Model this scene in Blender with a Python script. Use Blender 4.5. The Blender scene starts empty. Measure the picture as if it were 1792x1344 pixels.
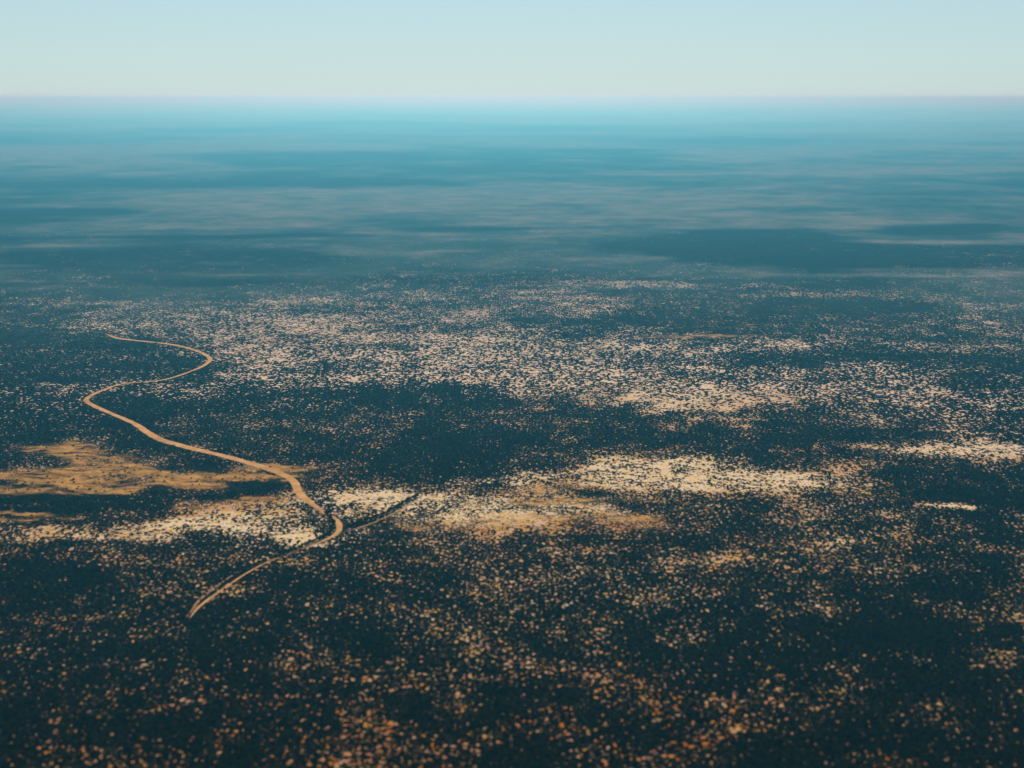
import bpy, bmesh, math, random
import numpy as np
from mathutils import Vector, Matrix

random.seed(7)
rng = np.random.default_rng(11)
SC = bpy.context.scene
COL = SC.collection
R = math.radians

# ------------------------------------------------------------------ camera
H = 500.0                       # flying height, metres
PITCH = 14.65                   # degrees below the horizon
HFOV = 50.0
cam_d = bpy.data.cameras.new("camera")
cam = bpy.data.objects.new("camera", cam_d)
COL.objects.link(cam)
cam.location = (0, 0, H)
cam.rotation_euler = (R(90 - PITCH), 0, 0)
cam_d.sensor_width = 360.0
cam_d.lens = 180.0 / math.tan(R(HFOV / 2))
cam_d.clip_start = 5.0
cam_d.clip_end = 600000.0
cam_d.dof.use_dof = True
cam_d.dof.focus_distance = 2100.0
cam_d.dof.aperture_fstop = (cam_d.lens / 1000.0) / 5.0
SC.camera = cam

# ------------------------------------------------------------------ world, sun, exposure
SUN_EL, SUN_AZ = 38.0, -2.0    # elevation; azimuth from the view direction (+Y), minus = left
w = bpy.data.worlds.new("World")
SC.world = w
w.use_nodes = True
nt = w.node_tree
sky = nt.nodes.new("ShaderNodeTexSky")
sky.sky_type = 'NISHITA'
sky.sun_disc = False
sky.sun_elevation = R(SUN_EL)
sky.sun_rotation = R(SUN_AZ)
sky.altitude = 0
sky.air_density = 1.05
sky.dust_density = 0.25
sky.ozone_density = 9.5
bg = nt.nodes["Background"]
bg.inputs["Strength"].default_value = 0.085
# a thin pale veil of dust-laden air low over the horizon, fading out higher up
tc = nt.nodes.new("ShaderNodeTexCoord")
sx = nt.nodes.new("ShaderNodeSeparateXYZ")
nt.links.new(tc.outputs["Generated"], sx.inputs[0])
veil = nt.nodes.new("ShaderNodeMapRange")
veil.interpolation_type = 'SMOOTHSTEP'
veil.inputs["From Min"].default_value = 0.0
veil.inputs["From Max"].default_value = 0.40
veil.inputs["To Min"].default_value = 0.72
veil.inputs["To Max"].default_value = 0.0
nt.links.new(sx.outputs["Z"], veil.inputs["Value"])
vm = nt.nodes.new("ShaderNodeMix")
vm.data_type = 'RGBA'
vm.inputs["B"].default_value = (6.6, 8.75, 8.6, 1)
nt.links.new(veil.outputs["Result"], vm.inputs["Factor"])
nt.links.new(sky.outputs[0], vm.inputs["A"])
nt.links.new(vm.outputs["Result"], bg.inputs["Color"])

sun_d = bpy.data.lights.new("sun", 'SUN')
sun = bpy.data.objects.new("sun", sun_d)
COL.objects.link(sun)
sun_d.energy = 4.0
sun_d.angle = R(0.5)
sun_d.color = (1.0, 0.90, 0.79)
az, el = R(SUN_AZ), R(SUN_EL)
to_sun = Vector((math.sin(az) * math.cos(el), math.cos(az) * math.cos(el), math.sin(el)))
sun.rotation_euler = (-to_sun).to_track_quat('-Z', 'Y').to_euler()
sun.location = to_sun * 3000

vs = SC.view_settings
vs.view_transform = 'Standard'
vs.look = 'None'
vs.exposure = 0.0
vs.gamma = 1.0
vs.use_curve_mapping = False
SC.cycles.use_denoising = True
SC.cycles.volume_bounces = 0
SC.cycles.max_bounces = 4
SC.cycles.diffuse_bounces = 2

# ------------------------------------------------------------------ maths helpers
F = 896.0 / math.tan(R(HFOV / 2))           # focal length in pixels of the 1792-wide photograph
SP, CP = math.sin(R(PITCH)), math.cos(R(PITCH))


def relief(x, y):
    """Gentle swells of the plain."""
    return (2.6 * np.sin(x / 143.0 + 0.6 * np.sin(y / 330.0)) * np.sin(y / 211.0 + 1.1)
            + 3.5 * np.sin(x / 520.0 + 2.0) * np.cos(y / 690.0 + 0.4))


def px_to_ground(u, v):
    a, b = (u - 896.0) / F, (672.0 - v) / F
    dy, dz = CP + b * SP, -SP + b * CP
    t = -H / dz
    return a * t, dy * t


def ground_to_px(x, y):
    depth = y * CP + H * SP
    up = y * SP - H * CP
    ok = depth > 50
    dsafe = np.where(ok, depth, 1.0)
    u = np.where(ok, 896.0 + F * x / dsafe, -9e3)
    v = np.where(ok, 672.0 - F * up / dsafe, 9e3)
    return u, v


def _hash(ix, iy, seed):
    h = (ix.astype(np.int64) * 374761393 + iy.astype(np.int64) * 668265263 + seed * 1442695041) & 0xffffffff
    h = ((h ^ (h >> 13)) * 1274126177) & 0xffffffff
    h = h ^ (h >> 16)
    return (h & 0xffff) / 65535.0


def vnoise(x, y, seed):
    ix, iy = np.floor(x), np.floor(y)
    fx, fy = x - ix, y - iy
    fx = fx * fx * (3 - 2 * fx)
    fy = fy * fy * (3 - 2 * fy)
    ix, iy = ix.astype(np.int64), iy.astype(np.int64)
    a, b = _hash(ix, iy, seed), _hash(ix + 1, iy, seed)
    c, d = _hash(ix, iy + 1, seed), _hash(ix + 1, iy + 1, seed)
    return (a * (1 - fx) + b * fx) * (1 - fy) + (c * (1 - fx) + d * fx) * fy


def fbm(x, y, scale, seed, octaves=4, gain=0.5):
    s, amp, tot = 0.0, 1.0, 0.0
    x, y = x / scale, y / scale
    for k in range(octaves):
        s = s + amp * vnoise(x + 17.3 * k, y - 9.1 * k, seed + k)
        tot += amp
        amp *= gain
        x, y = x * 2.03, y * 2.03
    return s / tot                                # 0..1, mean 0.5


def smooth(a, b, t):
    t = np.clip((t - a) / (b - a), 0, 1)
    return t * t * (3 - 2 * t)


# ------------------------------------------------------------------ lay of the land
# Each patch: centre and half-size (survey coordinates of the aerial photograph), amount.
# BARE = speckled bare soil between the scrub, GRASS = smooth dry grass, PALE = cream clay soil
BARE = [
    # far belts of open woodland
    (460, 548, 190, 22, .34), (300, 545, 130, 10, .2), (690, 563, 150, 17, .36), (780, 590, 90, 10, .26),
    (960, 537, 150, 16, .38), (860, 548, 60, 12, .2), (1090, 498, 150, 6, .32), (1190, 500, 50, 5, .16),
    (720, 515, 160, 9, .22), (560, 525, 50, 6, .3),
    (400, 575, 220, 14, .26), (620, 596, 230, 12, .28), (560, 620, 190, 14, .2), (480, 657, 70, 5, .38),
    (560, 668, 220, 16, .28), (690, 648, 200, 26, .3), (880, 620, 190, 24, .36), (1010, 612, 260, 16, .3),
    (860, 668, 190, 14, .34), (1030, 662, 180, 18, .36), (1160, 680, 190, 24, .46), (1280, 690, 170, 24, .46),
    (1200, 640, 160, 20, .26), (1370, 672, 180, 22, .3), (1060, 700, 150, 8, .22), (1230, 602, 130, 8, .3),
    (1500, 652, 140, 10, .28), (1620, 690, 170, 14, .28), (1700, 716, 120, 9, .3), (1500, 705, 130, 12, .26),
    (1420, 735, 200, 16, .18), (1640, 742, 170, 14, .2), (1330, 612, 90, 10, .18),
    (1370, 515, 90, 5, .28), (1480, 516, 140, 5, .24), (1600, 524, 90, 5, .22), (1730, 537, 80, 6, .26),
    (1330, 500, 60, 4, .2), (1720, 567, 110, 10, .3), (1640, 607, 90, 5, .24), (1400, 612, 40, 3, .2),
    # left belts
    (120, 676, 110, 8, .34), (70, 698, 80, 14, .24), (210, 672, 60, 6, .2), (200, 690, 40, 5, .24),
    (310, 692, 60, 8, .36), (360, 685, 70, 10, .2), (250, 680, 70, 8, .16), (160, 568, 90, 5, .26),
    (120, 529, 140, 4, .22), (60, 521, 80, 3, .22), (200, 500, 60, 3, .2), (250, 586, 50, 4, .3), (430, 622, 60, 7, .24),
    (420, 725, 60, 6, .16), (190, 770, 60, 5, .26),
    # middle
    (640, 745, 90, 8, .08), (770, 715, 120, 8, .1), (1000, 735, 160, 16, .1), (600, 805, 70, 6, .16),
    (700, 850, 150, 22, .34), (620, 862, 110, 24, .24), (770, 880, 150, 26, .4), (660, 885, 70, 14, .3), (880, 828, 90, 9, .4),
    (950, 850, 180, 16, .2), (880, 905, 140, 20, .26), (500, 910, 110, 26, .5), (420, 935, 140, 20, .3),
    (1160, 800, 110, 22, .34), (1200, 822, 150, 24, .5), (1330, 842, 130, 18, .46), (1100, 828, 80, 20, .3),
    (1230, 845, 130, 18, .36), (1420, 826, 70, 9, .34), (1430, 855, 120, 14, .2), (1020, 838, 60, 7, .34),
    (1560, 777, 90, 10, .38), (1700, 780, 120, 17, .5), (1760, 793, 80, 14, .4), (1480, 812, 80, 10, .22),
    (1420, 785, 160, 16, .2), (1640, 812, 130, 9, .2), (1450, 885, 110, 10, .22), (1540, 905, 80, 8, .16),
    (1665, 883, 44, 5, .75), (1698, 888, 10, 5, .9),
    (1760, 912, 60, 4, .2), (1660, 925, 120, 6, .14),
    # left lower
    (370, 917, 60, 9, .7), (320, 918, 60, 9, .4), (60, 930, 130, 17, .42), (180, 928, 120, 14, .42), (450, 895, 150, 14, .3), (60, 885, 60, 6, .3),
    (230, 938, 60, 8, .4), (80, 965, 150, 20, .18), (260, 970, 140, 18, .14), (545, 942, 60, 8, .45),
    (360, 960, 140, 14, .12), (120, 900, 90, 8, .24),
    # near scrub, orange clearings
    (1100, 910, 110, 18, .16), (1300, 975, 110, 12, .24), (1190, 985, 90, 8, .16), (1430, 1065, 60, 14, .3),
    (1330, 1062, 40, 6, .18), (1200, 1118, 40, 6, .22), (1010, 962, 80, 9, .2), (1000, 1080, 60, 8, .14),
    (920, 1165, 80, 12, .42), (960, 1160, 30, 12, .3), (850, 1188, 40, 7, .34), (970, 1195, 30, 9, .3),
    (680, 1095, 60, 10, .16), (740, 1075, 60, 9, .12), (200, 1160, 80, 10, .3), (160, 1175, 50, 8, .24),
    (290, 1235, 60, 12, .26), (140, 1080, 60, 8, .16), (35, 1080, 40, 8, .2), (410, 1025, 30, 6, .2),
    (370, 1185, 20, 8, .3), (690, 1280, 50, 20, .28), (930, 1270, 50, 16, .3), (1000, 1240, 50, 9, .28),
    (740, 1315, 70, 14, .42), (640, 1335, 50, 10, .3), (620, 1190, 40, 8, .28), (780, 1188, 60, 6, .3),
    (810, 1240, 40, 10, .24), (740, 1210, 60, 10, .12), (1040, 1180, 50, 7, .18), (1310, 1270, 60, 12, .26),
    (1230, 1160, 40, 7, .18), (1340, 1205, 60, 16, .18), (1500, 1265, 90, 16, .18), (1560, 1235, 90, 10, .18),
    (1300, 1325, 40, 12, .3), (1620, 1230, 60, 12, .2), (1740, 1080, 60, 7, .22), (1720, 1110, 60, 12, .2),
    (1780, 1140, 30, 18, .28), (1790, 1085, 30, 6, .3), (1700, 1300, 60, 12, .14), (1100, 1310, 60, 14, .12),
    (80, 1310, 100, 20, .16), (100, 1260, 120, 20, .12), (350, 1300, 80, 18, .14), (480, 1290, 60, 14, .12),
    (1745, 955, 60, 10, .16), (1560, 1010, 90, 16, .1),
    # thick scrub, no gaps
    (250, 850, 190, 42, -.2), (470, 842, 60, 12, -.25), (90, 860, 130, 30, -.16), (420, 850, 70, 24, -.2),
    (560, 760, 190, 60, -.05), (840, 690, 190, 14, -.34), (330, 800, 90, 18, -.1), (820, 790, 240, 24, -.06),
    (1480, 625, 190, 14, -.24), (1700, 640, 120, 14, -.2), (1050, 560, 110, 8, -.3), (700, 606, 40, 6, -.26),
    (100, 610, 260, 40, -.22), (100, 745, 170, 34, -.12), (960, 585, 90, 6, -.16), (1000, 655, 40, 5, -.2),
    (1620, 1120, 110, 40, -.28), (1680, 850, 150, 22, -.16), (1600, 825, 90, 8, -.2), (330, 1010, 160, 14, -.14), (300, 1120, 110, 26, -.2),
    (1010, 1215, 60, 10, -.2), (1100, 1230, 120, 16, -.16), (560, 1130, 130, 20, -.16), (1450, 1300, 110, 20, -.14),
    (560, 1250, 80, 20, -.16), (900, 1320, 130, 16, -.2), (1320, 860, 60, 5, -.1), (230, 1290, 60, 20, -.1), (1080, 1150, 100, 14, -.12),
    (1700, 1000, 160, 30, -.08), (60, 1020, 120, 20, -.14), (480, 1090, 140, 20, -.12), (740, 960, 110, 14, -.08),
]
GRASS = [
    (160, 797, 105, 17, .95), (90, 790, 50, 8, .3), (210, 815, 80, 10, .5), (250, 826, 160, 7, .95), (60, 842, 160, 14, .8), (30, 862, 110, 8, .7), (150, 854, 80, 12, .8), (330, 846, 130, 8, .6), (420, 812, 110, 6, .5),
    (370, 830, 135, 21, .85), (190, 836, 240, 5, .5), (70, 902, 100, 9, .95), (20, 905, 60, 12, .4), (450, 872, 115, 9, .9), (380, 887, 80, 6, .75), (500, 868, 60, 4, .6), (445, 843, 55, 9, -.8), (300, 868, 110, 6, -.5), (310, 805, 60, 8, -.3), (250, 895, 90, 4, .4),
    (300, 760, 70, 4, .5), (330, 772, 60, 5, .5), (450, 800, 70, 6, .3), (500, 812, 60, 7, .3), (498, 840, 12, 14, .5),
    (240, 880, 80, 6, .2), (170, 862, 60, 8, .4), (310, 880, 60, 5, .2),
    (180, 623, 70, 6, .62), (110, 630, 90, 5, .2), (230, 640, 30, 4, .24), (390, 642, 60, 4, .3), (190, 606, 60, 3, .22),
    (760, 905, 170, 14, .55), (990, 895, 110, 14, .42), (1060, 915, 90, 13, .55), (930, 850, 160, 9, .6), (860, 872, 140, 12, .6), (680, 862, 90, 6, .5), (1000, 872, 150, 6, .5),
    (960, 880, 260, 40, .14), (700, 922, 120, 6, .5), (880, 900, 50, 9, .5), (1290, 972, 80, 7, .3),
    (1250, 588, 130, 5, .55), (1130, 575, 170, 15, .34), (1330, 566, 190, 17, .36), (1500, 575, 170, 10, .36), (1690, 568, 110, 8, .3),
    (1300, 590, 220, 4, .3), (1600, 606, 120, 4, .34), (1440, 602, 80, 3, .26), (1680, 610, 50, 3, .4),
    (1000, 570, 90, 8, .16), (1520, 600, 160, 7, .2),
    # far pale grass plains, streaks on the horizon
    (560, 352, 260, 18, .5), (760, 365, 260, 22, .42), (330, 370, 260, 14, .36), (200, 395, 330, 8, .5), (480, 398, 260, 6, .42),
    (640, 338, 200, 4, .36), (130, 345, 260, 3, .4), (120, 428, 90, 4, .5), (380, 462, 40, 4, .42), (200, 465, 190, 10, .2), (430, 481, 60, 2, .6),
    (740, 411, 130, 5, .5), (860, 418, 110, 3, .4), (560, 420, 120, 5, .16), (720, 443, 150, 3, .6), (640, 447, 120, 2, .4), (860, 468, 70, 3, .5), (740, 480, 50, 2, .3),
    (1120, 450, 60, 5, .6), (1090, 452, 90, 2, .4), (1260, 475, 80, 3, .5), (1420, 482, 260, 3, .6), (1680, 478, 160, 5, .5), (1560, 470, 120, 2, .3),
    (1240, 268, 90, 4, .65), (1280, 278, 90, 4, .65), (1140, 276, 130, 3, .2), (1330, 302, 330, 4, .55), (1170, 306, 200, 3, .3), (1500, 300, 200, 3, .3), (980, 312, 200, 5, .3), (960, 340, 240, 6, .3),
    (1560, 372, 170, 9, .5), (1700, 362, 140, 8, .5), (1430, 391, 200, 9, .5), (1640, 388, 90, 5, .2), (1490, 404, 60, 7, .5), (1510, 416, 70, 6, .6), (1650, 422, 190, 3, .65), (1260, 396, 150, 5, .3),
    (1180, 350, 200, 5, .3), (1400, 345, 260, 4, .3), (940, 385, 140, 7, .2), (1200, 330, 200, 4, .26), (1700, 330, 200, 4, .2),
    (60, 226, 190, 3, .8), (200, 222, 160, 2, .6), (300, 247, 200, 2, .4), (500, 262, 260, 2, .4), (900, 232, 260, 3, .4), (1100, 218, 300, 3, .4), (1500, 228, 260, 2, .4), (1700, 247, 160, 2, .3), (700, 300, 170, 3, .2),
    (30, 463, 40, 2, .5), (100, 492, 90, 2, .4), (260, 512, 60, 2, .4), (330, 505, 40, 2, .3), (30, 505, 40, 2, .3), (230, 532, 130, 3, .4),
    # closed forest: nothing open
    (1270, 432, 200, 26, -.9), (1640, 449, 230, 16, -.9), (1620, 398, 110, 9, -.8), (1000, 300, 30, 2, -.1), (90, 371, 130, 5, -.9), (1360, 368, 120, 5, -.6), (960, 362, 80, 5, -.4), (620, 320, 200, 6, -.6), (300, 322, 260, 6, -.4), (560, 275, 300, 8, -.4),
    (900, 400, 120, 4, -.4), (360, 415, 330, 3, -.4), (200, 445, 300, 5, -.3), (900, 490, 300, 6, -.4), (400, 495, 300, 6, -.3),
]
PALE = [
    (800, 885, 170, 20, .8), (660, 870, 130, 24, .7), (370, 917, 70, 9, 1.), (520, 925, 130, 20, .7), (1200, 822, 170, 30, .7),
    (1340, 843, 120, 14, .7), (1700, 782, 120, 14, .7), (880, 826, 90, 9, .7), (300, 935, 330, 22, .45), (1690, 886, 60, 6, .8),
    (900, 980, 500, 40, .15),
]


BARE = [(a, b, c, d * (1.45 if 530 < b < 720 and e > 0 else 1), e) for a, b, c, d, e in BARE]


def splat(u, v, patches, wu, wv):
    out = np.zeros_like(u)
    for (cx, cy, rx, ry, amp) in patches:
        m = (np.abs(u - cx) < rx * 2.6 + 40) & (np.abs(v - cy) < ry * 2.6 + 12)
        if not m.any():
            continue
        q = ((u[m] + wu[m] * rx - cx) / rx) ** 2 + ((v[m] + wv[m] * ry - cy) / ry) ** 2
        out[m] += amp * np.exp(-(q ** 1.6) * 0.7)
    return out


def land(x, y):
    """dens: share of bare soil among the scrub; grass: dry grass cover; pale: cream clay rather than red sand."""
    u, v = ground_to_px(x, y)
    r = np.hypot(x, y)
    # outlines broken up by noise whose size follows the size of the patches
    wu = (fbm(x, y, 160, 3, 4) - .5) * 2.0
    wv = (fbm(x, y, 160, 23, 5, .6) - .5) * 2.6
    wu2 = (fbm(x, y, 900, 43, 5, .6) - .5) * 2.0
    wv2 = (fbm(x, y, 900, 63, 6, .65) - .5) * 3.0
    far = smooth(1800, 4200, r)
    wu, wv = wu * (1 - far) + wu2 * far, wv * (1 - far) + wv2 * far
    inside = smooth(-500, -60, u) * (1 - smooth(1850, 2300, u)) * (1 - smooth(1380, 1600, v))
    n2 = fbm(x, y, 420, 15, 4) - .5
    base = np.interp(v + n2 * 130 * far, [330, 420, 500, 570, 640, 720, 800, 860, 950, 1100, 1250, 1400], [-.25, -.07, .03, .10, .16, .18, .18, .19, .185, .17, .175, .18])
    right = smooth(200, 1500, u)
    base = base + .05 * right * ((v > 700) & (v < 1000))
    n1 = fbm(x, y, 120, 5, 4) - .5
    dens = base + (n1 * .5 + n2 * (.25 + .15 * far)) * (1 - .3 * far)
    dens = dens + splat(u, v, BARE, wu, wv) * inside * np.where(v < 720, .68, np.where(v > 1040, .52, .66))
    n3 = fbm(x, y, 2600, 31, 7, .62) - .5
    n4 = fbm(x, y, 500, 35, 5, .6) - .5
    n5 = fbm(x, y, 9000, 51, 6, .6) - .5
    grass = splat(u, v, [p for p in GRASS if p[1] > 545], wu, wv) * inside
    grass = np.clip(grass, 0, 1)
    # pale belts of the far plain, plus distance lightening that paints haze into the colour
    open_haze = .30 + .14 * smooth(6000, 13000, r) + n3 * 1.5 + n4 * .9 * (1 - smooth(9000, 20000, r)) + n5 * 1.3 * smooth(6000, 16000, r)
    open_haze = (open_haze + .26 * splat(u, v, [p for p in GRASS if p[1] <= 545 and p[4] > 0 and p[3] > 5], wu, wv) * inside
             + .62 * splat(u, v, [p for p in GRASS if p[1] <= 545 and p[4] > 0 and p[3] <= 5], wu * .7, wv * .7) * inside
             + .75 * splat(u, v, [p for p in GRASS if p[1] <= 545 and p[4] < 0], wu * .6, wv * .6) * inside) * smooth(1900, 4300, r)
    open_haze = np.clip(open_haze, 0, 1)
    pale = .36 + (fbm(x, y, 300, 71, 4) - .5) * .9 + splat(u, v, PALE, wu, wv) * inside
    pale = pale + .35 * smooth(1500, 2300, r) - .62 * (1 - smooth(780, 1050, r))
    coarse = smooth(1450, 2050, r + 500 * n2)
    return coarse, np.clip(dens, -.3, .62), grass, np.clip(pale, 0, 1), open_haze


# ------------------------------------------------------------------ object helpers
def link_mesh(name, verts, faces, mat=None, parent=None, smooth_shade=False):
    me = bpy.data.meshes.new(name)
    me.from_pydata([tuple(p) for p in verts], [], [tuple(f) for f in faces])
    if mat:
        me.materials.append(mat)
    if smooth_shade:
        me.polygons.foreach_set('use_smooth', [True] * len(me.polygons))
    me.update()
    o = bpy.data.objects.new(name, me)
    COL.objects.link(o)
    if parent:
        o.parent = parent
    return o


def tag(o, label=None, cat=None, group=None, kind=None):
    for k, val in (('label', label), ('category', cat), ('group', group), ('kind', kind)):
        if val:
            o[k] = val
    return o


class Nodes:
    """Tiny wrapper to write the same maths in a shader tree and in a geometry tree."""

    def __init__(self, tree):
        self.t = tree

    def new(self, kind, **kw):
        n = self.t.nodes.new(kind)
        for k, val in kw.items():
            setattr(n, k, val)
        return n

    def put(self, sock, val):
        if isinstance(val, bpy.types.NodeSocket):
            self.t.links.new(val, sock)
        else:
            sock.default_value = val

    def math(self, op, a, b=0.0, c=None, clamp=False):
        n = self.new('ShaderNodeMath', operation=op, use_clamp=clamp)
        self.put(n.inputs[0], a)
        self.put(n.inputs[1], b)
        if c is not None:
            self.put(n.inputs[2], c)
        return n.outputs[0]

    def vscale(self, vec, s):
        n = self.new('ShaderNodeVectorMath', operation='SCALE')
        self.put(n.inputs[0], vec)
        self.put(n.inputs['Scale'], s)
        return n.outputs[0]

    def vadd(self, a, b):
        n = self.new('ShaderNodeVectorMath', operation='ADD')
        self.put(n.inputs[0], a)
        self.put(n.inputs[1], b)
        return n.outputs[0]

    def noise(self, vec, scale, detail=2.0, rough=.5):
        n = self.new('ShaderNodeTexNoise', noise_dimensions='2D')
        self.put(n.inputs['Vector'], vec)
        n.inputs['Scale'].default_value = scale
        n.inputs['Detail'].default_value = detail
        n.inputs['Roughness'].default_value = rough
        return n.outputs[0], n.outputs[1]

    def voronoi(self, vec, scale):
        n = self.new('ShaderNodeTexVoronoi', voronoi_dimensions='2D', feature='F1')
        self.put(n.inputs['Vector'], vec)
        n.inputs['Scale'].default_value = scale
        return n.outputs['Distance'], n.outputs['Color']

    def ramp(self, x, lo, hi):
        n = self.new('ShaderNodeMapRange', interpolation_type='SMOOTHSTEP')
        self.put(n.inputs['Value'], x)
        self.put(n.inputs['From Min'], lo)
        self.put(n.inputs['From Max'], hi)
        return n.outputs['Result']


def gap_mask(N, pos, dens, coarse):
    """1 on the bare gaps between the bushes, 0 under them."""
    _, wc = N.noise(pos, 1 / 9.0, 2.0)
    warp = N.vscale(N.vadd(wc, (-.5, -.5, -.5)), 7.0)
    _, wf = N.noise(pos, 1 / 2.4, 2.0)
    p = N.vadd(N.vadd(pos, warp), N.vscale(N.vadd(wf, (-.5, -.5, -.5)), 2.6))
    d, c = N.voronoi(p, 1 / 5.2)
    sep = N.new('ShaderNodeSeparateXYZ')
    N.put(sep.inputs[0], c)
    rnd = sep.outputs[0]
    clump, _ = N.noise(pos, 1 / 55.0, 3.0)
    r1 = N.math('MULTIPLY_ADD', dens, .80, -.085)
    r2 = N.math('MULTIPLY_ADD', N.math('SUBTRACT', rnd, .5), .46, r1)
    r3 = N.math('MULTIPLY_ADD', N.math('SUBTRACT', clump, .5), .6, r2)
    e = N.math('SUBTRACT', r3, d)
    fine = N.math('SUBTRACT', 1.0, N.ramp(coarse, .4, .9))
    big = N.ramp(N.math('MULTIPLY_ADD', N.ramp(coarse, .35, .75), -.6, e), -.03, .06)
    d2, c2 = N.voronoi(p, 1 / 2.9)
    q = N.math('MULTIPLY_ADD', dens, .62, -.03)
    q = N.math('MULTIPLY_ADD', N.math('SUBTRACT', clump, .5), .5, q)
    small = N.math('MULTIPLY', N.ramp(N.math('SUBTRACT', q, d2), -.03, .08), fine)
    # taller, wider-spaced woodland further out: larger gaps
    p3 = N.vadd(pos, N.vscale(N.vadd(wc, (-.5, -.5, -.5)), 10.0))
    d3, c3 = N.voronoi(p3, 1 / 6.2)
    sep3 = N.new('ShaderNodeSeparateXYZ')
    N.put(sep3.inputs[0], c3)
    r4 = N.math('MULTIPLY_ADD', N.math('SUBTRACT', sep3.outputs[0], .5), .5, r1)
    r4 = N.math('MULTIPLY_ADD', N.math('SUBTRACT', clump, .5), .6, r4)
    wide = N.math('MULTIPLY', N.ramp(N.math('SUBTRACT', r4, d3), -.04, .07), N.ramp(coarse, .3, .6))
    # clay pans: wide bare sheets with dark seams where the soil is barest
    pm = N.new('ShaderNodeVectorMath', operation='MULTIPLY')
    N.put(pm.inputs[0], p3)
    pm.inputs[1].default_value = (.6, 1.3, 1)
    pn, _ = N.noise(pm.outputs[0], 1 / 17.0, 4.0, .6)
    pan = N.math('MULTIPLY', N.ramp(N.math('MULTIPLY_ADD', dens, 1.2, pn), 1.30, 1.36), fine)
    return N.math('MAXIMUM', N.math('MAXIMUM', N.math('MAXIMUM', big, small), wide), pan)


# ------------------------------------------------------------------ materials
def new_mat(name):
    m = bpy.data.materials.new(name)
    m.use_nodes = True
    t = m.node_tree
    b = t.nodes['Principled BSDF']
    b.inputs['Roughness'].default_value = .9
    b.inputs['Specular IOR Level'].default_value = 0.0
    return m, Nodes(t), b


def mix(N, fac, a, b):
    n = N.new('ShaderNodeMix', data_type='RGBA')
    N.put(n.inputs['Factor'], fac)
    N.put(n.inputs['A'], a)
    N.put(n.inputs['B'], b)
    return n.outputs['Result']


def attr(N, name):
    n = N.new('ShaderNodeAttribute', attribute_name=name)
    return n.outputs['Fac']


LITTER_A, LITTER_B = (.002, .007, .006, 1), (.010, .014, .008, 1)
SAND_RED, SAND_TAN, SAND_CREAM = (.50, .205, .05, 1), (.64, .39, .145, 1), (.82, .62, .31, 1)
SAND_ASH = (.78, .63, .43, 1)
HEATH_HAZE = (.028, .062, .055, 1)  # far scrub colour, lightened to stand in for haze
SHRUB_HAZE_A, SHRUB_HAZE_B = (.06, .095, .085, 1), (.19, .185, .145, 1)  # far shrub tones, paled and blued with haze put into the colour
STRAW_A, STRAW_B = (.30, .16, .035, 1), (.68, .39, .095, 1)


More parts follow.
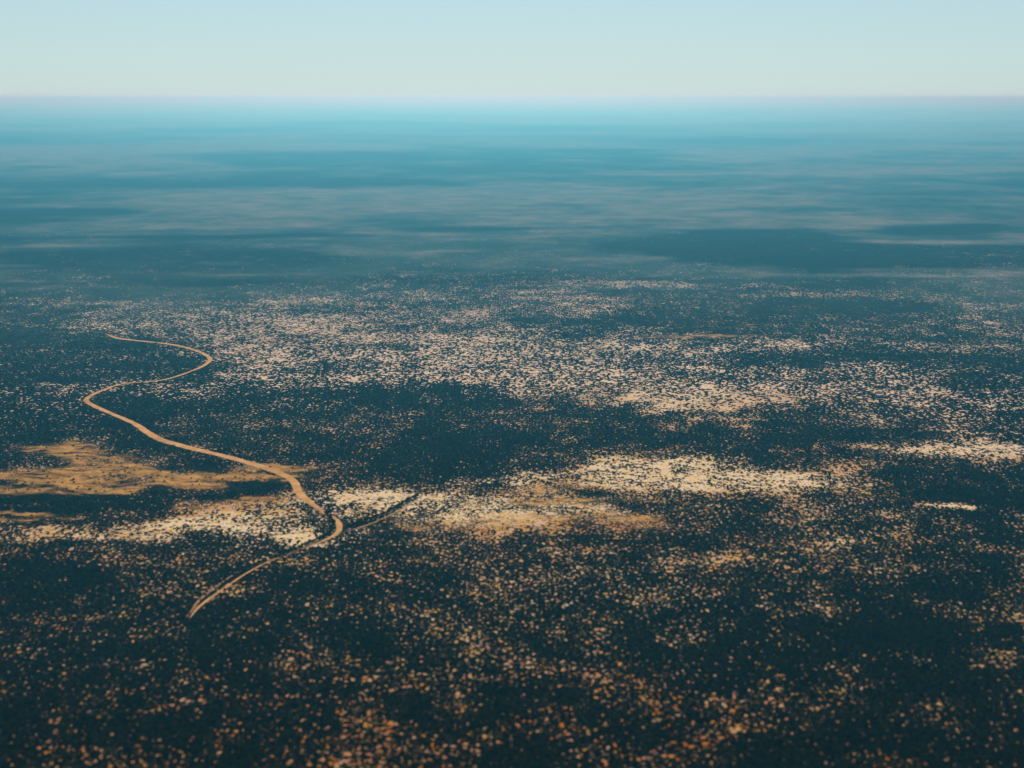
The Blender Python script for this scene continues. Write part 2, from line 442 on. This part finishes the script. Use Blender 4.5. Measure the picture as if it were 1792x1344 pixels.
def ground_material():
    m, N, b = new_mat('plain_soil_and_scrub')
    geo = N.new('ShaderNodeNewGeometry')
    pos = geo.outputs['Position']
    dens, grass, pale, opn_haze = attr(N, 'dens'), attr(N, 'grass'), attr(N, 'pale'), attr(N, 'open')  # open: pale far belts plus painted haze lightening
    gap = gap_mask(N, pos, dens, attr(N, 'coarse'))
    n_mid, _ = N.noise(pos, 1 / 25.0, 4.0, .6)
    n_fine, nf_col = N.noise(pos, 1 / 3.0, 3.0, .6)
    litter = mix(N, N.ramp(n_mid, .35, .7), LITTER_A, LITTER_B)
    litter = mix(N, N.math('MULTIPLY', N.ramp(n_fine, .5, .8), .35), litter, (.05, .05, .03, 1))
    p2 = N.math('ADD', pale, N.math('MULTIPLY', N.math('SUBTRACT', n_mid, .5), .9))
    fm = N.new('ShaderNodeVectorMath', operation='MULTIPLY')
    N.put(fm.inputs[0], pos)
    fm.inputs[1].default_value = (.75, 1.1, 1)
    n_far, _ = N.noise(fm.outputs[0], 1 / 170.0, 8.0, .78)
    hazed_shrub = mix(N, N.ramp(n_far, .3, .7), SHRUB_HAZE_A, SHRUB_HAZE_B)
    litter = mix(N, N.math('MULTIPLY', N.ramp(opn_haze, .0, .25), .85), litter, HEATH_HAZE)  # dark litter lifts with distance, haze painted as ground colour
    litter = mix(N, N.ramp(N.math('MULTIPLY_ADD', n_far, .7, N.math('SUBTRACT', opn_haze, .40)), .06, .62), litter, hazed_shrub)
    sand = mix(N, N.ramp(p2, -.15, .5), SAND_RED, SAND_TAN)
    sand = mix(N, N.ramp(p2, .4, 1.0), sand, SAND_CREAM)
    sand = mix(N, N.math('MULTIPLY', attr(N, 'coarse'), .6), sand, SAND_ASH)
    _, c9 = N.voronoi(pos, 1 / 6.6)
    hsv = N.new('ShaderNodeHueSaturation')
    sp = N.new('ShaderNodeSeparateXYZ')
    N.put(sp.inputs[0], c9)
    N.put(hsv.inputs['Hue'], N.math('MULTIPLY_ADD', sp.outputs[0], .03, .488))
    N.put(hsv.inputs['Saturation'], N.math('MULTIPLY_ADD', sp.outputs[1], .4, .75))
    N.put(hsv.inputs['Value'], N.math('MULTIPLY_ADD', n_fine, .7, .72))
    N.put(hsv.inputs['Color'], sand)
    sand = hsv.outputs[0]
    # dry grass lies in wisps
    _, gw = N.noise(pos, 1 / 60.0, 3.0)
    gp = N.vadd(pos, N.vscale(gw, 50.0))
    gm = N.new('ShaderNodeVectorMath', operation='MULTIPLY')
    N.put(gm.inputs[0], gp)
    gm.inputs[1].default_value = (.55, 1.7, 1)
    wisp, _ = N.noise(gm.outputs[0], 1 / 42.0, 6.0, .66)
    g = N.math('MULTIPLY_ADD', grass, .52, -.43)
    gfac = N.ramp(N.math('ADD', g, wisp), .44, .66)
    gfac = N.math('MULTIPLY', gfac, N.ramp(grass, .02, .12))
    tone, _ = N.noise(gm.outputs[0], 1 / 13.0, 5.0, .65)
    straw = mix(N, N.ramp(tone, .36, .64), STRAW_A, STRAW_B)
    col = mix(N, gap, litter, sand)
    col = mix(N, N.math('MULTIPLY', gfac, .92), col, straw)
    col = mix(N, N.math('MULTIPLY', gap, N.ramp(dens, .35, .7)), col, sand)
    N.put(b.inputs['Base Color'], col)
    return m


def road_material(name, a, c, scale):
    m, N, b = new_mat(name)
    geo = N.new('ShaderNodeNewGeometry')
    n, _ = N.noise(geo.outputs['Position'], 1 / scale, 5.0, .65)
    big, _ = N.noise(geo.outputs['Position'], 1 / (scale * 5), 4.0, .6)
    base = mix(N, N.ramp(n, .3, .7), a, c)
    N.put(b.inputs['Base Color'], mix(N, N.math('MULTIPLY', N.ramp(big, .5, .72), .5), base, tuple(q * .45 for q in a[:3]) + (1,)))
    return m


def leaf_material(name, a, c):
    m, N, b = new_mat(name)
    oi = N.new('ShaderNodeObjectInfo')
    geo = N.new('ShaderNodeNewGeometry')
    n, _ = N.noise(geo.outputs['Position'], 1 / 2.2, 3.0, .6)
    f = N.math('MULTIPLY_ADD', N.math('POWER', oi.outputs['Random'], 2.0), .8, N.math('MULTIPLY', n, .5))
    N.put(b.inputs['Base Color'], mix(N, N.math('SUBTRACT', f, .1, clamp=True), a, c))
    b.inputs['Roughness'].default_value = .8
    return m


M_GROUND = ground_material()
M_ROAD = road_material('ochre_road_gravel', (.58, .31, .09, 1), (.76, .46, .17, 1), 14.0)
M_TRACK = road_material('pale_track_sand', (.36, .20, .09, 1), (.50, .31, .15, 1), 9.0)
M_LEAF = leaf_material('dark_scrub_leaves', (.002, .007, .006, 1), (.030, .036, .018, 1))
M_BARK = road_material('grey_bark', (.05, .04, .03, 1), (.10, .08, .06, 1), .5)


# ------------------------------------------------------------------ ground: one sheet out to the horizon
def build_ground():
    vv = np.concatenate([np.linspace(1420, 470, 420), np.linspace(468, 200, 190), np.linspace(199, 178, 24)])
    rr = np.array([px_to_ground(896.0, v)[1] for v in vv])
    rr = np.concatenate([[250, 420, 560], rr, [90000, 130000, 190000]])
    rr = np.unique(rr[rr > 0])
    aa = np.concatenate([np.linspace(-180, -36, 30)[:-1], np.linspace(-36, 36, 560), np.linspace(36, 180, 30)[1:]])
    aa = np.radians(aa[:-1])
    A, RR = np.meshgrid(aa, rr)
    X, Y = np.sin(A) * RR, np.cos(A) * RR
    na, nr = len(aa), len(rr)
    Z = relief(X, Y) * (1 - smooth(9000, 20000, RR))
    co = np.stack([X, Y, Z], -1).reshape(-1, 3)
    co = np.vstack([co, [[0, 0, 0]]])
    ctr = len(co) - 1
    i, j = np.meshgrid(np.arange(nr - 1), np.arange(na), indexing='ij')
    j2 = (j + 1) % na
    quads = np.stack([i * na + j, i * na + j2, (i + 1) * na + j2, (i + 1) * na + j], -1).reshape(-1, 4)[:, ::-1]
    tris = np.stack([np.full(na, ctr), (np.arange(na) + 1) % na, np.arange(na)], -1)
    me = bpy.data.meshes.new('ground')
    loops = np.concatenate([quads.ravel(), tris.ravel()])
    starts = np.concatenate([np.arange(len(quads)) * 4, len(quads) * 4 + np.arange(len(tris)) * 3])
    me.vertices.add(len(co))
    me.vertices.foreach_set('co', co.astype(np.float32).ravel())
    me.loops.add(len(loops))
    me.loops.foreach_set('vertex_index', loops.astype(np.int32))
    me.polygons.add(len(starts))
    me.polygons.foreach_set('loop_start', starts.astype(np.int32))
    me.update(calc_edges=True)
    me.validate()
    me.polygons.foreach_set('use_smooth', [True] * len(me.polygons))
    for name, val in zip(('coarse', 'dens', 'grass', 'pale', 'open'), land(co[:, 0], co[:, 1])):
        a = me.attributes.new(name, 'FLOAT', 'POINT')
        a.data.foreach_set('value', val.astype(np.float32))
    me.materials.append(M_GROUND)
    o = bpy.data.objects.new('ground', me)
    COL.objects.link(o)
    return tag(o, kind='structure')


build_ground()


# ------------------------------------------------------------------ roads
def catmull(pts, step):
    P = np.array(pts, float)
    P = np.vstack([2 * P[0] - P[1], P, 2 * P[-1] - P[-2]])
    out = []
    for k in range(1, len(P) - 2):
        a, b, c, d = P[k - 1], P[k], P[k + 1], P[k + 2]
        n = max(2, int(np.linalg.norm((c - b)[:2]) / step))
        for t in np.linspace(0, 1, n, endpoint=False):
            out.append(.5 * (2 * b + (c - a) * t + (2 * a - 5 * b + 4 * c - d) * t * t + (3 * b - a - 3 * c + d) * t ** 3))
    out.append(P[-2])
    return np.array(out)


def survey(pts):
    """(u, v, width) of the survey photograph to ground (x, y, width)"""
    return [(*px_to_ground(u, v), wd) for (u, v, wd) in pts]


def ribbon(name, path, mat, lift, ragged=.3):
    P = path
    T = np.gradient(P[:, :2], axis=0)
    T /= np.linalg.norm(T, axis=1)[:, None] + 1e-9
    Nn = np.stack([-T[:, 1], T[:, 0]], -1)
    end = np.minimum(np.arange(len(P)), np.arange(len(P))[::-1])
    P = P.copy()
    P[:, 2] *= .25 + .75 * smooth(0, 7, end)
    cols = np.array([-1, -.6, 0, .6, 1])
    zs = np.array([0, .22, .30, .22, 0])
    verts, faces = [], []
    s = np.arange(len(P)) * 3.1
    wl = 1 + ragged * 2 * (fbm(s, s * 0 + 3, 22, 5, 3) - .5)
    wr = 1 + ragged * 2 * (fbm(s, s * 0 + 9, 22, 8, 3) - .5)
    for i in range(len(P)):
        for k, c in enumerate(cols):
            q = P[i, :2] + Nn[i] * c * P[i, 2] * .5 * (wl[i] if c < 0 else wr[i])
            verts.append((q[0], q[1], float(relief(q[0], q[1])) + lift + zs[k]))
    n = len(cols)
    for i in range(len(P) - 1):
        for k in range(n - 1):
            faces.append((i * n + k, i * n + k + 1, (i + 1) * n + k + 1, (i + 1) * n + k)[::-1])
    o = link_mesh(name, verts, faces, mat, None, True)
    return tag(o, kind='structure')


ROAD_PTS = survey([
    (184, 583, 7), (205, 590, 9), (240, 594, 8), (300, 600, 8), (340, 609, 8), (362, 619, 8.5), (366, 628, 8.5), (345, 641, 7.5),
    (300, 657, 7), (268, 663, 6), (215, 668, 5.5), (185, 678, 7), (160, 689, 8), (151, 698, 9), (162, 707, 9),
    (195, 722, 9.5), (235, 740, 10.5), (258, 756, 12), (285, 770, 12), (335, 783, 12), (400, 798, 12), (450, 811, 12),
    (490, 824, 12), (514, 838, 12), (522, 855, 11), (540, 872, 9.5), (562, 888, 8), (586, 903, 7), (595, 915, 7), (590, 928, 6.5),
    (569, 941, 4.0), (520, 960, 2.8), (470, 980, 2.5), (430, 1002, 2.5), (398, 1024, 2.8), (362, 1050, 3), (344, 1066, 3.4), (332, 1082, 4)])
road_path = catmull(ROAD_PTS, 5.0)
ribbon('dirt_road', road_path, M_ROAD, .12)
rut = catmull(survey([(440, 990, 1.6), (415, 1000, 2.2), (395, 1013, 2.6), (368, 1033, 2.8), (345, 1054, 3), (336, 1068, 3.4), (326, 1080, 4)]), 5.0)
ribbon('rutted_track', rut, M_TRACK, .10, .35)
track = catmull(survey([(594, 930, 3), (620, 921, 3), (650, 911, 3), (690, 892, 3), (716, 877, 2.6), (738, 862, 2.2)]), 5.0)
ribbon('side_track', track, M_TRACK, .08, .3)


# ------------------------------------------------------------------ trees
def crown_mesh(seed, rad=3.0, top=2.4):
    """Broken dome of leaf clumps: a lumpy core with many leaf-sized faces standing off it."""
    rs = np.random.default_rng(seed)
    bm = bmesh.new()
    lobes = []
    for k in range(9):
        a = rs.uniform(0, 2 * math.pi)
        d = rad * .62 * math.sqrt(rs.uniform(0, 1)) if k else 0
        lobes.append((d * math.cos(a), d * math.sin(a), top * rs.uniform(.35, .62), rad * rs.uniform(.28, .46)))
    for (x, y, z, s) in lobes:
        ret = bmesh.ops.create_icosphere(bm, subdivisions=1, radius=1.0)
        for v in ret['verts']:
            j = 1 + rs.uniform(-.22, .22)
            v.co = Vector((x + v.co.x * s * .8 * j, y + v.co.y * s * .8 * j, z + v.co.z * s * .6 * j))
        for _ in range(16):
            dvec = Vector(rs.normal(size=3))
            dvec.normalize()
            if dvec.z < -.5:
                dvec.z *= -1
            c = Vector((x, y, z)) + Vector((dvec.x * s, dvec.y * s, dvec.z * s * .8)) * rs.uniform(.8, 1.2)
            t1 = Vector(rs.normal(size=3)).normalized()
            t2 = t1.cross(Vector(rs.normal(size=3))).normalized()
            ln, wd = rs.uniform(.25, .6), rs.uniform(.15, .35)
            bm.faces.new([bm.verts.new(c + t1 * ln), bm.verts.new(c + t2 * wd), bm.verts.new(c - t1 * ln), bm.verts.new(c - t2 * wd)])
    me = bpy.data.meshes.new('crown')
    bm.to_mesh(me)
    bm.free()
    me.materials.append(M_LEAF)
    return me


def trunk_mesh(seed, height=2.6):
    rs = np.random.default_rng(seed)
    bm = bmesh.new()

    def limb(p0, p1, r0, r1):
        ax = (p1 - p0).normalized()
        s1 = ax.orthogonal().normalized()
        s2 = ax.cross(s1)
        rings = []
        for p, r in ((p0, r0), (p0.lerp(p1, .5) + Vector(rs.normal(size=3)) * .06, (r0 + r1) / 2), (p1, r1)):
            rings.append([bm.verts.new(p + (s1 * math.cos(k * math.pi / 3) + s2 * math.sin(k * math.pi / 3)) * r) for k in range(6)])
        for q in range(2):
            for k in range(6):
                bm.faces.new((rings[q][k], rings[q][(k + 1) % 6], rings[q + 1][(k + 1) % 6], rings[q + 1][k]))

    fork = Vector((rs.uniform(-.2, .2), rs.uniform(-.2, .2), height * .6))
    limb(Vector((0, 0, -.4)), fork, .24, .17)
    for k in range(4):
        a = k * math.pi / 2 + rs.uniform(-.5, .5)
        limb(fork - Vector((0, 0, .1)), fork + Vector((math.cos(a) * 1.3, math.sin(a) * 1.3, height * .6)), .12, .04)
    me = bpy.data.meshes.new('trunk')
    bm.to_mesh(me)
    bm.free()
    me.materials.append(M_BARK)
    return me


CROWNS = [crown_mesh(s) for s in (1, 2, 3, 4, 5)]
TRUNKS = [trunk_mesh(s) for s in (11, 12, 13)]


def tree(x, y, size, flat, label, group):
    e = bpy.data.objects.new('tree', None)
    e.empty_display_size = .5
    COL.objects.link(e)
    e.location = (x, y, float(relief(x, y)))
    e.rotation_euler = (0, 0, random.uniform(0, 6.28))
    e.scale = (size, size, size * flat)
    tag(e, label, 'tree', group)
    t = bpy.data.objects.new('trunk', random.choice(TRUNKS))
    COL.objects.link(t)
    t.parent = e
    c = bpy.data.objects.new('crown', random.choice(CROWNS))
    COL.objects.link(c)
    c.parent = e
    c.location = (0, 0, 1.5)
    return e


# trees that line the side track and the inside of the road's bend
n_tree = 0
for (u0, pts, half, gap_m) in (
        ('side', [(606, 919, 1), (640, 908, 1), (672, 895, 1), (696, 882, 1), (712, 872, 1), (730, 863, 1)], 1.6, 3.0),
        ('bend', [(572, 894, 1), (580, 904, 1), (583, 914, 1), (577, 926, 1), (560, 940, 1), (528, 954, 1), (480, 973, 1)], 1.1, 2.6)):
    line = catmull(survey(pts), 1.0)
    seg = np.concatenate([[0], np.cumsum(np.hypot(*np.diff(line[:, :2], axis=0).T))])
    for s in np.arange(0, seg[-1], gap_m):
        x, y = np.interp(s, seg, line[:, 0]), np.interp(s, seg, line[:, 1])
        x, y = x + random.uniform(-1, 1) * half, y + random.uniform(-1, 1) * half
        if u0 == 'side':
            tree(x, y, random.uniform(.95, 1.4), random.uniform(.7, .95),
                 'dark tree in the line that follows the straight side track off the bend', 'trees lining the side track')
        else:
            tree(x, y, random.uniform(.85, 1.2), random.uniform(.7, .95),
                 'dark tree on the inner edge of the last bend of the ochre road', 'trees along the road bend')
        n_tree += 1

# larger trees standing up out of the near scrub
spots = []
tries = 0
while len(spots) < 296 - n_tree and tries < 60000:
    tries += 1
    v = random.uniform(1130, 1343)
    u = random.uniform(2, 1790)
    x, y = px_to_ground(u, v)
    _, dn, _, _, _ = land(np.array([x]), np.array([y]))
    if random.random() > 1.15 - dn[0] * 2.2:
        continue
    if any((x - a) ** 2 + (y - b) ** 2 < 49 for a, b in spots):
        continue
    spots.append((x, y))
for x, y in spots:
    tree(x, y, random.uniform(.7, 1.15), random.uniform(.6, .9),
         'dark broad-crowned tree standing taller than the blurred scrub around it', 'trees in the near scrub')


# ------------------------------------------------------------------ scrub: countless low bushes, one object of kind stuff
def scrub_points():
    px, py, ps = [], [], []
    r = 640.0
    while r < 2700:
        sp = 3.3 * max(1.0, r / 1400.0)
        half = R(31.0)
        n = int(2 * half * r / sp)
        a = np.linspace(-half, half, n) + rng.uniform(-.5, .5, n) * (2 * half / n)
        q = r + rng.uniform(-.5, .5, n) * sp
        px.append(np.sin(a) * q)
        py.append(np.cos(a) * q)
        ps.append(np.full(n, sp / 3.3))
        r += sp
    x, y, s = map(np.concatenate, (px, py, ps))
    # keep the roads clear
    clear = np.ones(len(x), bool)
    for P, extra in ((road_path, 1.5), (rut, .4), (track, 1.0)):
        for k in range(0, len(P), 1):
            box = (np.abs(x - P[k, 0]) < 14) & (np.abs(y - P[k, 1]) < 14)
            if box.any():
                clear[box] &= np.hypot(x[box] - P[k, 0], y[box] - P[k, 1]) > P[k, 2] / 2 + extra
    return x[clear], y[clear], s[clear]


def build_scrub():
    x, y, s = scrub_points()
    coarse, dens, grass, _, opn_haze = land(x, y)
    keep = rng.uniform(0, 1, len(x)) > smooth(.12, .7, grass) * .95
    keep &= rng.uniform(0, 1, len(x)) > np.clip(smooth(1650, 2650, np.hypot(x, y)) + opn_haze * 1.5, 0, .98)
    x, y, s, dens, coarse = x[keep], y[keep], s[keep], dens[keep], coarse[keep]
    print('scrub points', len(x))
    me = bpy.data.meshes.new('scrub')
    me.vertices.add(len(x))
    co = np.stack([x, y, relief(x, y)], -1).astype(np.float32)
    me.vertices.foreach_set('co', co.ravel())
    for name, val in (('coarse', coarse), ('dens', dens), ('size', s * rng.uniform(.75, 1.35, len(x)))):
        at = me.attributes.new(name, 'FLOAT', 'POINT')
        at.data.foreach_set('value', val.astype(np.float32))
    me.update()
    o = bpy.data.objects.new('scrub', me)
    COL.objects.link(o)
    tag(o, 'dense dark heath of low bushes covering the whole plain', 'scrub', None, 'stuff')

    g = bpy.data.node_groups.new('scatter_scrub', 'GeometryNodeTree')
    g.interface.new_socket('Geometry', in_out='INPUT', socket_type='NodeSocketGeometry')
    g.interface.new_socket('Geometry', in_out='OUTPUT', socket_type='NodeSocketGeometry')
    N = Nodes(g)
    gin, gout = N.new('NodeGroupInput'), N.new('NodeGroupOutput')
    pos = N.new('GeometryNodeInputPosition').outputs[0]

    def named(nm):
        n = N.new('GeometryNodeInputNamedAttribute', data_type='FLOAT')
        n.inputs['Name'].default_value = nm
        return n.outputs[0]

    gap = gap_mask(N, pos, named('dens'), named('coarse'))
    cmp_ = N.new('FunctionNodeCompare', data_type='FLOAT', operation='GREATER_THAN')
    N.put(cmp_.inputs[0], gap)
    cmp_.inputs[1].default_value = .3
    dele = N.new('GeometryNodeDeleteGeometry', domain='POINT')
    N.put(dele.inputs['Geometry'], gin.outputs[0])
    N.put(dele.inputs['Selection'], cmp_.outputs[0])
    join = N.new('GeometryNodeJoinGeometry')
    for me_c in CROWNS:
        src = [ob for ob in COL.objects if ob.data is me_c][0]
        oi = N.new('GeometryNodeObjectInfo')
        oi.inputs['Object'].default_value = src
        oi.inputs['As Instance'].default_value = False
        tr = N.new('GeometryNodeTransform')
        N.put(tr.inputs['Geometry'], oi.outputs['Geometry'])
        tr.inputs['Translation'].default_value = (0, 0, -.25)
        tr.inputs['Scale'].default_value = (.62, .62, .42)
        gi = N.new('GeometryNodeGeometryToInstance')
        N.put(gi.inputs[0], tr.outputs[0])
        N.put(join.inputs[0], gi.outputs[0])
    iop = N.new('GeometryNodeInstanceOnPoints')
    N.put(iop.inputs['Points'], dele.outputs[0])
    N.put(iop.inputs['Instance'], join.outputs[0])
    iop.inputs['Pick Instance'].default_value = True
    ri = N.new('FunctionNodeRandomValue', data_type='INT')
    ri.inputs['Min'].default_value = 0
    ri.inputs['Max'].default_value = len(CROWNS) - 1
    N.put(iop.inputs['Instance Index'], ri.outputs[2])
    rv = N.new('FunctionNodeRandomValue', data_type='FLOAT_VECTOR')
    rv.inputs[0].default_value = (0, 0, 0)
    rv.inputs[1].default_value = (0, 0, 6.283)
    N.put(iop.inputs['Rotation'], rv.outputs[0])
    N.put(iop.inputs['Scale'], named('size'))
    N.put(gout.inputs[0], iop.outputs[0])
    md = o.modifiers.new('scatter', 'NODES')
    md.node_group = g


build_scrub()


# ------------------------------------------------------------------ haze: the air over the plain
def build_haze():
    S, top, bot = 210000.0, H + 12.0, -14.0
    v = [(sx * S, sy * S, z) for z in (bot, top) for sx, sy in ((-1, -1), (1, -1), (1, 1), (-1, 1))]
    f = [(3, 2, 1, 0), (4, 5, 6, 7), (0, 1, 5, 4), (1, 2, 6, 5), (2, 3, 7, 6), (3, 0, 4, 7)]
    m = bpy.data.materials.new('blue_air')
    m.use_nodes = True
    t = m.node_tree
    t.nodes.clear()
    out = t.nodes.new('ShaderNodeOutputMaterial')
    pv = t.nodes.new('ShaderNodeVolumePrincipled')
    pv.inputs['Color'].default_value = (.125, .68, .96, 1)       # air scatters blue first, red last
    pv.inputs['Absorption Color'].default_value = (.86, .55, .04, 1)
    pv.inputs['Density'].default_value = 1.30e-4
    pv.inputs['Anisotropy'].default_value = 0.70
    t.links.new(pv.outputs[0], out.inputs['Volume'])
    o = link_mesh('haze', v, f, m)
    tag(o, 'pale blue haze that the far plain fades into', 'haze', None, 'stuff')


build_haze()
